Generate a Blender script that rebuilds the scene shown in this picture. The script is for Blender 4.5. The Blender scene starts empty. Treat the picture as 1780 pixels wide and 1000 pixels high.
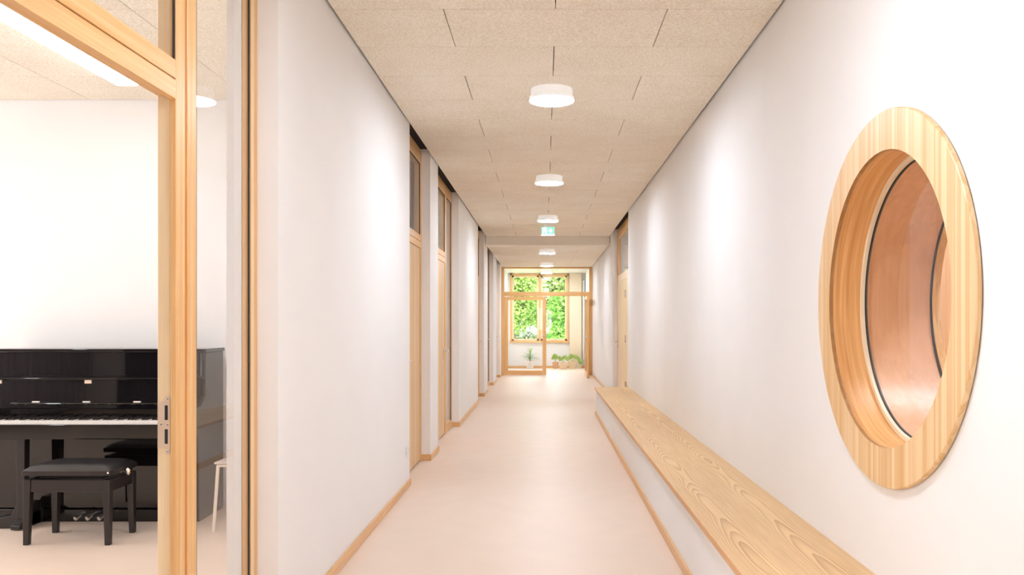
import bpy, bmesh, math, random
from mathutils import Vector, Matrix
random.seed(7)
sc = bpy.context.scene
COL = sc.collection
PI = math.pi

# ------------------------------------------------------------------ camera
cam_d = bpy.data.cameras.new('camera')
cam = bpy.data.objects.new('camera', cam_d)
COL.objects.link(cam)
cam.location = (0, 0, 1.37)
cam.rotation_euler = (PI / 2, 0, 0)
cam_d.sensor_width = 36
cam_d.lens = 1445 / 1780 * 36
cam_d.shift_x = -(947 - 890) / 1780
cam_d.shift_y = (563 - 500) / 1780
cam_d.clip_start = 0.05
sc.camera = cam

# ------------------------------------------------------------------ world and exposure
w = bpy.data.worlds.new('world')
sc.world = w
w.use_nodes = True
bg = w.node_tree.nodes['Background']
bg.inputs[0].default_value = (0.94, 0.99, 1.07, 1)
bg.inputs[1].default_value = 6.0
sc.view_settings.view_transform = 'Standard'
sc.view_settings.look = 'None'
sc.view_settings.gamma = 1
sc.view_settings.use_curve_mapping = False
sc.view_settings.exposure = 0.25
sc.cycles.adaptive_threshold = 0.1
sc.cycles.max_bounces = 8
sc.cycles.diffuse_bounces = 5
sc.cycles.glossy_bounces = 3
sc.cycles.transparent_max_bounces = 16
LAMP = 97.0

def portal(loc, rot, sx, sy):
    l = bpy.data.lights.new('window_portal', 'AREA')
    l.shape = 'RECTANGLE'; l.size = sx; l.size_y = sy
    l.cycles.is_portal = True
    o = bpy.data.objects.new('window_portal', l)
    COL.objects.link(o); o.location = loc; o.rotation_euler = rot
portal((-7.55, 3.25, 1.75), (0, -PI / 2, 0), 2.0, 4.6)     # music room window
portal((0.05, -4.18, 1.65), (PI / 2, 0, 0), 1.0, 1.4)           # added window behind the camera, for extra daylight
portal((-0.165, 25.68, 1.85), (-PI / 2, 0, 0), 1.8, 2.1)      # lobby window

# ------------------------------------------------------------------ materials
def newmat(name):
    m = bpy.data.materials.new(name); m.use_nodes = True
    nt = m.node_tree
    return m, nt, nt.nodes['Principled BSDF']

def plain(name, col, rough=0.5, metal=0.0, spec=0.5, bump=0.0, bscale=60, vary=0.0, detail=2):
    m, nt, b = newmat(name)
    b.inputs['Base Color'].default_value = (*col, 1)
    b.inputs['Roughness'].default_value = rough
    b.inputs['Metallic'].default_value = metal
    b.inputs['Specular IOR Level'].default_value = spec
    if bump or vary:
        tc = nt.nodes.new('ShaderNodeTexCoord')
        n = nt.nodes.new('ShaderNodeTexNoise'); n.inputs['Scale'].default_value = bscale; n.inputs['Detail'].default_value = detail
        nt.links.new(tc.outputs['Object'], n.inputs['Vector'])
        if bump:
            bp = nt.nodes.new('ShaderNodeBump'); bp.inputs['Strength'].default_value = bump; bp.inputs['Distance'].default_value = 0.004
            nt.links.new(n.outputs['Fac'], bp.inputs['Height']); nt.links.new(bp.outputs['Normal'], b.inputs['Normal'])
        if vary:
            r = nt.nodes.new('ShaderNodeValToRGB')
            r.color_ramp.elements[0].position = 0.3; r.color_ramp.elements[1].position = 0.7
            r.color_ramp.elements[0].color = (*[c * (1 - vary) for c in col], 1)
            r.color_ramp.elements[1].color = (*[min(1, c * (1 + vary)) for c in col], 1)
            nt.links.new(n.outputs['Fac'], r.inputs['Fac']); nt.links.new(r.outputs['Color'], b.inputs['Base Color'])
    return m

def emit(name, col, s):
    m, nt, b = newmat(name)
    b.inputs['Base Color'].default_value = (0.9, 0.9, 0.9, 1)
    b.inputs['Emission Color'].default_value = (*col, 1)
    b.inputs['Emission Strength'].default_value = s
    return m

def wood(name, axis, light, dark, across=38, along=1.1, rough=0.38, contrast=(0.3, 0.72), board=0.0, spec=0.4):
    """straight grain along `axis`; `board` > 0 adds slow colour changes from stave to stave across X"""
    m, nt, b = newmat(name)
    L = nt.links
    tc = nt.nodes.new('ShaderNodeTexCoord')
    oi = nt.nodes.new('ShaderNodeObjectInfo')
    mul = nt.nodes.new('ShaderNodeMath'); mul.operation = 'MULTIPLY'; mul.inputs[1].default_value = 9.0
    L.new(oi.outputs['Random'], mul.inputs[0])
    add = nt.nodes.new('ShaderNodeVectorMath'); add.operation = 'ADD'
    L.new(tc.outputs['Object'], add.inputs[0]); L.new(mul.outputs[0], add.inputs[1])
    mp = nt.nodes.new('ShaderNodeMapping')
    s = [across] * 3; s['XYZ'.index(axis)] = along
    mp.inputs['Scale'].default_value = s
    L.new(add.outputs[0], mp.inputs['Vector'])
    n1 = nt.nodes.new('ShaderNodeTexNoise'); n1.inputs['Scale'].default_value = 1.0; n1.inputs['Detail'].default_value = 3; n1.inputs['Roughness'].default_value = 0.65
    L.new(mp.outputs[0], n1.inputs['Vector'])
    mp2 = nt.nodes.new('ShaderNodeMapping')
    s2 = [across * 4] * 3; s2['XYZ'.index(axis)] = along * 2
    mp2.inputs['Scale'].default_value = s2
    L.new(add.outputs[0], mp2.inputs['Vector'])
    n2 = nt.nodes.new('ShaderNodeTexNoise'); n2.inputs['Scale'].default_value = 1.0; n2.inputs['Detail'].default_value = 1
    L.new(mp2.outputs[0], n2.inputs['Vector'])
    mx = nt.nodes.new('ShaderNodeMix'); mx.data_type = 'FLOAT'; mx.inputs[0].default_value = 0.35
    L.new(n1.outputs['Fac'], mx.inputs[2]); L.new(n2.outputs['Fac'], mx.inputs[3])
    out = mx.outputs[0]
    if board:
        mp3 = nt.nodes.new('ShaderNodeMapping')
        s3 = [22] * 3; s3['XYZ'.index(axis)] = 0.02
        mp3.inputs['Scale'].default_value = s3
        L.new(add.outputs[0], mp3.inputs['Vector'])
        v = nt.nodes.new('ShaderNodeTexVoronoi'); v.inputs['Scale'].default_value = 2.2
        L.new(mp3.outputs[0], v.inputs['Vector'])
        sep = nt.nodes.new('ShaderNodeSeparateColor'); L.new(v.outputs['Color'], sep.inputs[0])
        mx2 = nt.nodes.new('ShaderNodeMix'); mx2.data_type = 'FLOAT'; mx2.inputs[0].default_value = board
        L.new(out, mx2.inputs[2]); L.new(sep.outputs[0], mx2.inputs[3])
        out = mx2.outputs[0]
    r = nt.nodes.new('ShaderNodeValToRGB')
    r.color_ramp.elements[0].position = contrast[0]; r.color_ramp.elements[1].position = contrast[1]
    r.color_ramp.elements[0].color = (*dark, 1); r.color_ramp.elements[1].color = (*light, 1)
    L.new(out, r.inputs['Fac']); L.new(r.outputs['Color'], b.inputs['Base Color'])
    b.inputs['Roughness'].default_value = rough
    b.inputs['Specular IOR Level'].default_value = spec
    return m

def bench_wood(name, light, dark):
    """flat-sawn ash: nested cathedral arches running along Y"""
    m, nt, b = newmat(name); L = nt.links
    def math_(op, a, c=None, d=None):
        n = nt.nodes.new('ShaderNodeMath'); n.operation = op
        for i, v in enumerate((a, c, d)):
            if v is None: continue
            if isinstance(v, (int, float)): n.inputs[i].default_value = v
            else: L.new(v, n.inputs[i])
        return n.outputs[0]
    tc = nt.nodes.new('ShaderNodeTexCoord'); sp = nt.nodes.new('ShaderNodeSeparateXYZ')
    L.new(tc.outputs['Object'], sp.inputs[0])
    def noise(scale, detail, sx, sy, off=0.0):
        mp = nt.nodes.new('ShaderNodeMapping'); mp.inputs['Scale'].default_value = (sx, sy, 1); mp.inputs['Location'].default_value = (off, off, 0)
        L.new(tc.outputs['Object'], mp.inputs['Vector'])
        n = nt.nodes.new('ShaderNodeTexNoise'); n.inputs['Scale'].default_value = scale; n.inputs['Detail'].default_value = detail
        L.new(mp.outputs[0], n.inputs['Vector']); return n.outputs['Fac']
    wob = math_('MULTIPLY', math_('SUBTRACT', noise(1.0, 2, 1.2, 0.9), 0.5), 0.09)
    x = math_('ADD', sp.outputs['X'], wob)
    xp = math_('SUBTRACT', math_('PINGPONG', math_('SUBTRACT', x, 0.873), 0.128), 0.0)   # heart lines at 0.745+k*0.256
    x2 = math_('MULTIPLY', math_('MULTIPLY', xp, xp), 120.0)
    drift = math_('MULTIPLY', noise(1.0, 1, 0.5, 0.55, 3.1), 3.6)
    fine = math_('MULTIPLY', noise(1.0, 3, 14.0, 2.2, 1.7), 0.16)
    v = math_('ADD', math_('ADD', x2, math_('MULTIPLY', sp.outputs['Y'], 0.55)), math_('ADD', drift, fine))
    band = math_('FRACT', math_('MULTIPLY', v, 5.4))
    band = math_('POWER', band, 2.2)
    pores = noise(1.0, 4, 120.0, 3.0, 5.0)
    mixv = math_('ADD', math_('MULTIPLY', band, 0.62), math_('MULTIPLY', math_('SUBTRACT', pores, 0.3), 0.65))
    tone = math_('ADD', mixv, math_('MULTIPLY', math_('SUBTRACT', noise(1.0, 2, 6.0, 0.5, 8.0), 0.5), 0.5))
    r = nt.nodes.new('ShaderNodeValToRGB')
    r.color_ramp.elements[0].position = 0.02; r.color_ramp.elements[1].position = 0.85
    r.color_ramp.elements[0].color = (*light, 1); r.color_ramp.elements[1].color = (*dark, 1)
    L.new(tone, r.inputs['Fac']); L.new(r.outputs['Color'], b.inputs['Base Color'])
    b.inputs['Roughness'].default_value = 0.36
    return m

def glass(name, ior=1.5, tint=(1, 1, 1), rough=0.0):
    m = bpy.data.materials.new(name); m.use_nodes = True
    nt = m.node_tree; nt.nodes.clear()
    o = nt.nodes.new('ShaderNodeOutputMaterial')
    t = nt.nodes.new('ShaderNodeBsdfTransparent'); t.inputs[0].default_value = (*tint, 1)
    g = nt.nodes.new('ShaderNodeBsdfGlossy'); g.inputs['Roughness'].default_value = rough
    f = nt.nodes.new('ShaderNodeFresnel'); f.inputs[0].default_value = ior
    geo = nt.nodes.new('ShaderNodeNewGeometry')
    mx = nt.nodes.new('ShaderNodeMixShader')
    # reflect only at the outer side of each face (thin-sheet glass, no total internal reflection)
    inv = nt.nodes.new('ShaderNodeMath'); inv.operation = 'SUBTRACT'; inv.inputs[0].default_value = 1.0
    nt.links.new(geo.outputs['Backfacing'], inv.inputs[1])
    mu = nt.nodes.new('ShaderNodeMath'); mu.operation = 'MULTIPLY'
    nt.links.new(f.outputs[0], mu.inputs[0]); nt.links.new(inv.outputs[0], mu.inputs[1])
    nt.links.new(mu.outputs[0], mx.inputs[0])
    nt.links.new(t.outputs[0], mx.inputs[1]); nt.links.new(g.outputs[0], mx.inputs[2])
    nt.links.new(mx.outputs[0], o.inputs[0])
    return m

def woodwool(name):
    m, nt, b = newmat(name); L = nt.links
    tc = nt.nodes.new('ShaderNodeTexCoord'); oi = nt.nodes.new('ShaderNodeObjectInfo')
    mul = nt.nodes.new('ShaderNodeMath'); mul.operation = 'MULTIPLY'; mul.inputs[1].default_value = 23.0
    L.new(oi.outputs['Random'], mul.inputs[0])
    add = nt.nodes.new('ShaderNodeVectorMath'); add.operation = 'ADD'
    L.new(tc.outputs['Object'], add.inputs[0]); L.new(mul.outputs[0], add.inputs[1])
    n = nt.nodes.new('ShaderNodeTexNoise'); n.inputs['Scale'].default_value = 95; n.inputs['Detail'].default_value = 2.5; n.inputs['Distortion'].default_value = 0.8
    L.new(add.outputs[0], n.inputs['Vector'])
    n2 = nt.nodes.new('ShaderNodeTexNoise'); n2.inputs['Scale'].default_value = 2.5
    L.new(add.outputs[0], n2.inputs['Vector'])
    mx = nt.nodes.new('ShaderNodeMix'); mx.data_type = 'FLOAT'; mx.inputs[0].default_value = 0.15
    L.new(n.outputs['Fac'], mx.inputs[2]); L.new(n2.outputs['Fac'], mx.inputs[3])
    r = nt.nodes.new('ShaderNodeValToRGB')
    r.color_ramp.elements[0].position = 0.33; r.color_ramp.elements[1].position = 0.6
    r.color_ramp.elements[0].color = (0.77, 0.66, 0.51, 1); r.color_ramp.elements[1].color = (0.97, 0.91, 0.80, 1)
    L.new(mx.outputs[0], r.inputs['Fac']); L.new(r.outputs['Color'], b.inputs['Base Color'])
    b.inputs['Roughness'].default_value = 0.95; b.inputs['Specular IOR Level'].default_value = 0.1
    return m

WL, WD = (0.89, 0.60, 0.30), (0.72, 0.37, 0.12)
M = {}
M['wall'] = plain('wall_paint', (0.91, 0.895, 0.885), 0.85, spec=0.2, vary=0.006, bscale=3, detail=0)
M['floor'] = plain('linoleum', (0.80, 0.645, 0.53), 0.42, spec=0.32, vary=0.012, bscale=5, detail=0)
M['wool'] = woodwool('wood_wool_board')
M['step'] = plain('ceiling_step_paint', (0.90, 0.84, 0.76), 0.9, spec=0.1, vary=0.01, bscale=3, detail=0)
M['dark'] = plain('void_shade', (0.05, 0.042, 0.04), 0.9, spec=0.1)  # near-black colour stands for the shade above the ceiling boards
M['woodY'] = wood('larch_along_y', 'Y', WL, WD)
M['woodZ'] = wood('larch_upright', 'Z', WL, WD)
M['woodX'] = wood('larch_along_x', 'X', WL, WD)
M['paleZ'] = wood('pale_larch_upright', 'Z', (0.92, 0.74, 0.50), (0.84, 0.62, 0.36))
M['grooveZ'] = wood('dark_groove', 'Z', (0.72, 0.30, 0.09), (0.60, 0.23, 0.06))
M['leaf'] = wood('door_veneer', 'Z', (0.84, 0.60, 0.34), (0.66, 0.42, 0.20), across=16, along=0.5, board=0.3)
M['skirt'] = wood('skirting_wood', 'Y', (0.84, 0.55, 0.28), (0.70, 0.38, 0.15))
M['ring'] = wood('ring_staves', 'Z', (0.92, 0.70, 0.43), (0.72, 0.42, 0.16), across=26, along=0.5, board=0.35, contrast=(0.25, 0.8))
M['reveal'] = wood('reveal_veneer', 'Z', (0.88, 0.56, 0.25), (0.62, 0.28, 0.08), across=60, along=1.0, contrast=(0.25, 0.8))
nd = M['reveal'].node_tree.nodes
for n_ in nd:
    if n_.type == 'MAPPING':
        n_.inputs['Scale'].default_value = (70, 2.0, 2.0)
M['tube'] = wood('inner_veneer', 'Z', (0.84, 0.55, 0.36), (0.72, 0.42, 0.25), across=9, along=0.4, board=0.25, contrast=(0.2, 0.85))
M['cream'] = plain('cream_bead', (0.90, 0.78, 0.58), 0.5, bump=0.05)
M['panelwood'] = wood('plywood_wall', 'Z', (0.88, 0.62, 0.40), (0.80, 0.52, 0.30), across=7, along=0.5)
M['bench'] = bench_wood('ash_board', (0.87, 0.61, 0.32), (0.50, 0.26, 0.08))
M['benchedge'] = wood('ash_edge', 'Y', (0.74, 0.40, 0.17), (0.62, 0.30, 0.11))
M['glass'] = glass('window_glass', 1.55)
M['glassr'] = glass('side_light_glass', 1.75)
M['gasket'] = plain('rubber_and_gap_black', (0.015, 0.015, 0.017), 0.6, bump=0.05)  # rubber seals; also stands for the shade in the round frame's gap
M['steel'] = plain('brushed_steel', (0.72, 0.66, 0.60), 0.3, metal=1.0, bump=0.02, bscale=200)
M['plate'] = plain('satin_nickel', (0.80, 0.66, 0.52), 0.5, metal=0.75, bump=0.02, bscale=200)
M['white'] = plain('white_enamel', (0.86, 0.84, 0.82), 0.4, bump=0.01, bscale=90)
M['lampw'] = plain('opal_housing', (0.92, 0.90, 0.88), 0.5, bump=0.01, bscale=90)
M['lamp'] = emit('lamp_diffuser', (0.90, 0.985, 1.12), LAMP)
M['opal'] = emit('opal_side', (1.0, 0.97, 0.94), 0.25)
M['strip'] = emit('strip_diffuser', (0.94, 0.99, 1.06), 10.0)
M['gloss'] = plain('piano_lacquer', (0.007, 0.005, 0.005), 0.03, spec=0.65, vary=0.1, bscale=3)
M['satinblack'] = plain('black_satin_wood', (0.022, 0.016, 0.016), 0.33, spec=0.5, bump=0.02, bscale=80)
M['leather'] = plain('black_leather', (0.014, 0.013, 0.014), 0.36, spec=0.6, bump=0.25, bscale=260)
M['ivory'] = plain('ivory_keys', (0.90, 0.86, 0.82), 0.25, bump=0.01)
M['brass'] = plain('brass', (0.85, 0.66, 0.36), 0.25, metal=1.0, bump=0.01)
M['chrome'] = plain('chrome', (0.86, 0.84, 0.83), 0.08, metal=1.0, bump=0.005)
M['felt'] = plain('rubber_buffer', (0.86, 0.80, 0.74), 0.7, bump=0.05)
M['stoolleg'] = plain('cream_steel', (0.86, 0.76, 0.64), 0.4, bump=0.01)
M['stoolseat'] = plain('grey_seat', (0.62, 0.52, 0.48), 0.5, bump=0.03)
M['curtain'] = plain('curtain_cloth', (0.66, 0.64, 0.74), 0.9, bump=0.1, bscale=300)
M['acoustic'] = plain('acoustic_felt', (0.10, 0.10, 0.15), 0.9, vary=0.1, bscale=5)
M['green'] = emit('exit_green', (0.26, 0.66, 0.48), 1.0)
M['green'].node_tree.nodes['Principled BSDF'].inputs['Base Color'].default_value = (0.05, 0.4, 0.22, 1)
M['signw'] = emit('exit_white', (1, 1, 1), 1.2)
M['beige'] = plain('beige_panel', (0.84, 0.70, 0.52), 0.8, bump=0.05)
M['pot'] = plain('white_pot', (0.88, 0.84, 0.79), 0.5, bump=0.02)
M['terra'] = plain('terracotta_pot', (0.78, 0.46, 0.28), 0.8, bump=0.05)
M['tan'] = plain('tan_pot', (0.80, 0.62, 0.42), 0.8, bump=0.05)
M['soil'] = plain('soil', (0.10, 0.06, 0.04), 0.95, bump=0.3)
M['palm'] = plain('strappy_leaf', (0.30, 0.46, 0.18), 0.5, bump=0.05, vary=0.25, bscale=8)
M['broad'] = plain('broad_leaf', (0.40, 0.58, 0.16), 0.45, bump=0.05, vary=0.25, bscale=8)
M['bark'] = plain('bark', (0.22, 0.16, 0.11), 0.9, bump=0.4, bscale=30, vary=0.3)
M['grass'] = plain('lawn', (0.30, 0.42, 0.12), 0.9, bump=0.3, vary=0.3, bscale=9)
M['fol1'] = plain('maple_leaves', (0.34, 0.50, 0.12), 0.6, vary=0.35, bscale=3)
M['fol2'] = plain('dense_leaves', (0.22, 0.42, 0.08), 0.6, vary=0.4, bscale=3)
M['fol4'] = plain('hedge_leaves', (0.30, 0.36, 0.22), 0.6, vary=0.4, bscale=3)
M['fol3'] = plain('pale_leaves', (0.42, 0.52, 0.20), 0.6, vary=0.3, bscale=3)

# ------------------------------------------------------------------ helpers
class MB:
    def __init__(s): s.v = []; s.f = []; s.smooth = []
    def add(s, vs, fs, smooth=False):
        n = len(s.v); s.v += [tuple(v) for v in vs]; s.f += [tuple(i + n for i in f) for f in fs]; s.smooth += [smooth] * len(fs); return s
    def box(s, x0, x1, y0, y1, z0, z1):
        x0, x1 = min(x0, x1), max(x0, x1); y0, y1 = min(y0, y1), max(y0, y1); z0, z1 = min(z0, z1), max(z0, z1)
        return s.add([(x0, y0, z0), (x1, y0, z0), (x1, y1, z0), (x0, y1, z0), (x0, y0, z1), (x1, y0, z1), (x1, y1, z1), (x0, y1, z1)],
                     [(0, 3, 2, 1), (4, 5, 6, 7), (0, 1, 5, 4), (1, 2, 6, 5), (2, 3, 7, 6), (3, 0, 4, 7)])
    def frustum(s, x0, x1, y0, y1, z0, z1, dx, dy):
        """box whose bottom is inset by dx, dy (a tapered leg)"""
        return s.add([(x0 + dx[0], y0 + dy[0], z0), (x1 - dx[1], y0 + dy[0], z0), (x1 - dx[1], y1 - dy[1], z0), (x0 + dx[0], y1 - dy[1], z0), (x0, y0, z1), (x1, y0, z1), (x1, y1, z1), (x0, y1, z1)],
                     [(0, 3, 2, 1), (4, 5, 6, 7), (0, 1, 5, 4), (1, 2, 6, 5), (2, 3, 7, 6), (3, 0, 4, 7)])
    def lathe(s, prof, c=(0, 0, 0), n=32, axis='Z', closed=False):
        """prof: (radius, height) pairs, turned about `axis` through c"""
        vs = []; fs = []
        for r, h in prof:
            for i in range(n):
                a = 2 * PI * i / n; p, q = r * math.cos(a), r * math.sin(a)
                d = {'Z': (p, q, h), 'X': (h, p, q), 'Y': (q, h, p)}[axis]
                vs.append((c[0] + d[0], c[1] + d[1], c[2] + d[2]))
        k = len(prof)
        for j in range(k if closed else k - 1):
            j2 = (j + 1) % k
            for i in range(n):
                i2 = (i + 1) % n
                fs.append((j * n + i, j * n + i2, j2 * n + i2, j2 * n + i))
        if not closed:
            if prof[0][0] > 1e-6: fs.append(tuple(range(n))[::-1])
            if prof[-1][0] > 1e-6: fs.append(tuple((k - 1) * n + i for i in range(n)))
        return s.add(vs, fs, True)
    def tube(s, pts, rad, n=10, cap=True):
        pts = [Vector(p) for p in pts]; vs = []; fs = []
        rads = rad if isinstance(rad, (list, tuple)) else [rad] * len(pts)
        for i, p in enumerate(pts):
            t = (pts[min(i + 1, len(pts) - 1)] - pts[max(i - 1, 0)]).normalized()
            u = t.cross(Vector((0, 0, 1)))
            if u.length < 1e-3: u = t.cross(Vector((0, 1, 0)))
            u.normalize(); v = t.cross(u)
            for k in range(n):
                a = 2 * PI * k / n
                vs.append(p + (u * math.cos(a) + v * math.sin(a)) * rads[i])
        for i in range(len(pts) - 1):
            for k in range(n):
                k2 = (k + 1) % n
                fs.append((i * n + k, i * n + k2, (i + 1) * n + k2, (i + 1) * n + k))
        if cap:
            fs.append(tuple(range(n))[::-1]); fs.append(tuple((len(pts) - 1) * n + k for k in range(n)))
        return s.add(vs, fs, True)
    def prism(s, poly, a0, a1, axis):
        """polygon in the two other axes, extruded along axis from a0 to a1"""
        def P(u, v, a): return {'X': (a, u, v), 'Y': (u, a, v), 'Z': (u, v, a)}[axis]
        n = len(poly)
        vs = [P(u, v, a0) for u, v in poly] + [P(u, v, a1) for u, v in poly]
        fs = [tuple(range(n))[::-1], tuple(range(n, 2 * n))] + [(i, (i + 1) % n, n + (i + 1) % n, n + i) for i in range(n)]
        return s.add(vs, fs)
    def mesh(s, name):
        me = bpy.data.meshes.new(name); me.from_pydata(s.v, [], s.f)
        for p, sm in zip(me.polygons, s.smooth): p.use_smooth = sm
        bm = bmesh.new(); bm.from_mesh(me); bmesh.ops.recalc_face_normals(bm, faces=bm.faces); bm.to_mesh(me); bm.free()
        if any(s.smooth):
            try: me.set_sharp_from_angle(angle=math.radians(38))
            except Exception: pass
        return me
    def build(s, name, mat, parent=None, bevel=0.0, seg=1):
        o = bpy.data.objects.new(name, s.mesh(name))
        o.data.materials.append(mat); COL.objects.link(o)
        if parent: o.parent = parent
        if bevel:
            b = o.modifiers.new('edge', 'BEVEL'); b.width = bevel; b.segments = seg; b.limit_method = 'ANGLE'; b.angle_limit = math.radians(40)
        return o

def tag(o, label, cat, group=None, kind=None):
    o['label'] = label; o['category'] = cat
    if group: o['group'] = group
    if kind: o['kind'] = kind
    return o
def root(name, loc=(0, 0, 0), rz=0.0):
    o = bpy.data.objects.new(name, None); COL.objects.link(o); o.location = loc; o.rotation_euler = (0, 0, rz); o.empty_display_size = 0.1
    return o
def struct(o, label, cat):
    return tag(o, label, cat, kind='structure')
def copy_tree(o, parent=None):
    c = o.copy(); COL.objects.link(c); c.parent = parent
    for ch in [x for x in o.children]: copy_tree(ch, c)
    return c
def B(*a): return MB().box(*a)

# dimensions
XL, XR = -1.148, 1.259          # corridor wall faces
XF = -1.235                     # corridor face of the door frames
XB = -1.335                     # room face of the wall
ZC, ZL = 3.053, 2.885           # high and low ceiling
YD, YP, YE = 16.0, 22.0, 25.7   # ceiling step, glass partition, end wall
RIGHTB = 1.69

# ------------------------------------------------------------------ floor, walls
fl = B(-7.8, 4.6, -4.3, YE + 0.2, -0.12, 0.0).build('floor', M['floor'])
struct(fl, 'smooth peach-coloured linoleum floor running down the corridor', 'floor')

rec = [(1.45, 3.575), (7.06, 8.33), (8.94, 11.06), (14.3, 15.65), (16.64, 18.5), (19.75, 21.27)]
mb = MB(); y = -4.2
for a, b_ in rec + [(YE, YE)]:
    mb.box(XB, XL, y, a, 0, 3.12); y = b_
wl = mb.build('wall_left', M['wall'])
struct(wl, 'white plastered wall with recessed wooden doors', 'wall')
# skirting along the piers, each with its return into the recess
bl = root('baseboard_left'); struct(bl, 'low wooden skirting along the white wall of doors', 'baseboard')
y = -4.2
for a, b_ in rec + [(YP - 0.04, YP)]:
    m_ = B(XL, XL + 0.015, y - (0.015 if y > 0 else 0), a, 0.0, 0.062)
    if y > 0: m_.box(XF, XL, y - 0.015, y, 0.0, 0.062)
    m_.build('skirting', M['skirt'], bl, 0.003)
    y = b_

# wall with the round window
CY, CZ, RO, RI = 3.075, 1.46, 0.69, 0.545
mb = MB()
h = 0.85
y0, y1, z0, z1 = CY - h, CY + h, CZ - h, CZ + h
mb.box(XR, RIGHTB, -4.2, y0, 0, 3.12); mb.box(XR, RIGHTB, y1, 12.55, 0, 3.12)
mb.box(XR, RIGHTB, y0, y1, 0, z0); mb.box(XR, RIGHTB, y0, y1, z1, 3.12)
N = 96; vs = []; fs = []
for x in (XR, RIGHTB):
    for i in range(N):
        a = 2 * PI * i / N; c, s_ = math.cos(a), math.sin(a)
        vs.append((x, CY + 0.56 * c, CZ + 0.56 * s_))
    for i in range(N):
        a = 2 * PI * i / N; c, s_ = math.cos(a), math.sin(a); k = h / max(abs(c), abs(s_))
        vs.append((x, CY + k * c, CZ + k * s_))
for i in range(N):
    j = (i + 1) % N
    fs += [(i, j, N + j, N + i), (2 * N + i, 3 * N + i, 3 * N + j, 2 * N + j), (i, 2 * N + i, 2 * N + j, j)]
mb.add(vs, fs)
mb.box(XR, RIGHTB, 15.4, YE, 0, 3.12)
wr = mb.build('wall_right', M['wall'])
struct(wr, 'white plastered wall with the round window and long bench', 'wall')
br = root('baseboard_right'); struct(br, 'wooden skirting on the white wall beyond the bench end', 'baseboard')
B(XR - 0.015, XR, 15.385, YP - 0.04, 0, 0.062).box(XR, 1.345, 15.385, 15.4, 0, 0.062).build('skirting', M['skirt'], br, 0.003)

wb = MB().box(-1.4, -0.45, -4.3, -4.2, 0, 3.12).box(0.55, 1.8, -4.3, -4.2, 0, 3.12).box(-0.45, 0.55, -4.3, -4.2, 0, 0.95).box(-0.45, 0.55, -4.3, -4.2, 2.35, 3.12).build('wall_back', M['wall']); struct(wb, 'white wall closing the corridor behind the viewer, its window opening added for daylight', 'wall')  # opening added to let daylight down the corridor
# music room shell
mr = MB().box(-7.6, XB, 6.25, 6.4, 0, 3.12)
o = mr.build('wall_music_room', M['wall']); struct(o, 'bright white wall behind the black piano', 'wall')
mw = MB()
mw.box(-7.7, -7.6, -2.1, 0.95, 0, 3.12).box(-7.7, -7.6, 5.55, YP, 0, 3.12).box(-7.7, -7.6, 0.95, 5.55, 0, 0.75).box(-7.7, -7.6, 0.95, 5.55, 2.75, 3.12)
mw.box(-7.6, XB, -2.1, -2.0, 0, 3.12)
o = mw.build('wall_music_room_outer', M['wall']); struct(o, 'white outer wall of the music room with wide window', 'wall')
o = B(-7.6, XB, 8.56, 8.68, 0, 3.05).build('wall_added_divider', M['wall']); struct(o, 'added white dividing wall keeping lamp light from the first room behind the closed doors', 'wall')  # added so the lamp beyond leaves the first fanlight dark
o = B(-7.6, XB, 13.0, 13.12, 0, 3.05).build('wall_classroom_rear', M['wall']); struct(o, 'white rear wall of the lit room behind the glass strip', 'wall')
o = B(-7.6, XB, YP, YP + 0.1, 0, 3.12).build('wall_classroom_end', M['wall']); struct(o, 'white end wall of the rooms behind the closed doors', 'wall')
# room beyond the round window and room behind the hinged door
pw = MB().box(3.0, 3.1, 0.3, 7.0, 0, 3.12).box(RIGHTB, 3.0, 6.9, 7.0, 0, 3.12).box(RIGHTB, 3.0, 0.3, 0.4, 0, 3.12)
o = pw.build('wall_wood_room', M['panelwood']); struct(o, 'orange plywood wall of the small room seen through the round window', 'wall')
o = MB().box(3.0, 3.1, 11.5, 16.2, 0, 3.12).box(RIGHTB, 3.0, 11.5, 11.6, 0, 3.12).box(RIGHTB, 3.0, 16.1, 16.2, 0, 3.12).build('wall_side_room', M['wall'])
struct(o, 'white walls of the side room behind the door with three hinges', 'wall')

# lobby
mb = MB(); mb.box(XB, XL, YE, YE + 0.1, 0, 3.0)
WX0, WX1, WZ0, WZ1 = -1.07, 0.74, 0.80, 2.915
mb.box(XL, WX0, YE, YE + 0.25, 0, 3.05).box(WX1, RIGHTB, YE, YE + 0.25, 0, 3.05).box(WX0, WX1, YE, YE + 0.25, 0, WZ0).box(WX0, WX1, YE, YE + 0.25, WZ1, 3.05)
o = mb.build('wall_end', M['wall']); struct(o, 'white wall under and around the garden window at the far end', 'wall')
o = B(XL, XR, YE - 0.015, YE, 0, 0.07).build('baseboard_end', M['woodX'], None, 0.003); struct(o, 'wooden skirting below the garden window behind the plants', 'baseboard')
o = B(0.765, 1.13, YE - 0.12, YE - 0.016, 0, 2.93).build('wall_beige_panel', M['beige'], None, 0.004); struct(o, 'tall beige wall panel beside the garden window', 'wall')
o = B(1.165, 1.225, YE - 0.10, YE - 0.03, 0.27, 2.70).build('trim_1', M['white'], None, 0.02, 3); struct(o, 'slim white upright strip at the far corner', 'trim')
o = B(XB, RIGHTB, YP + 0.08, YE + 0.25, 2.935, 3.12).build('ceiling_lobby', M['white']); struct(o, 'white ceiling of the lobby past the glass doors', 'ceiling')

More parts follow.
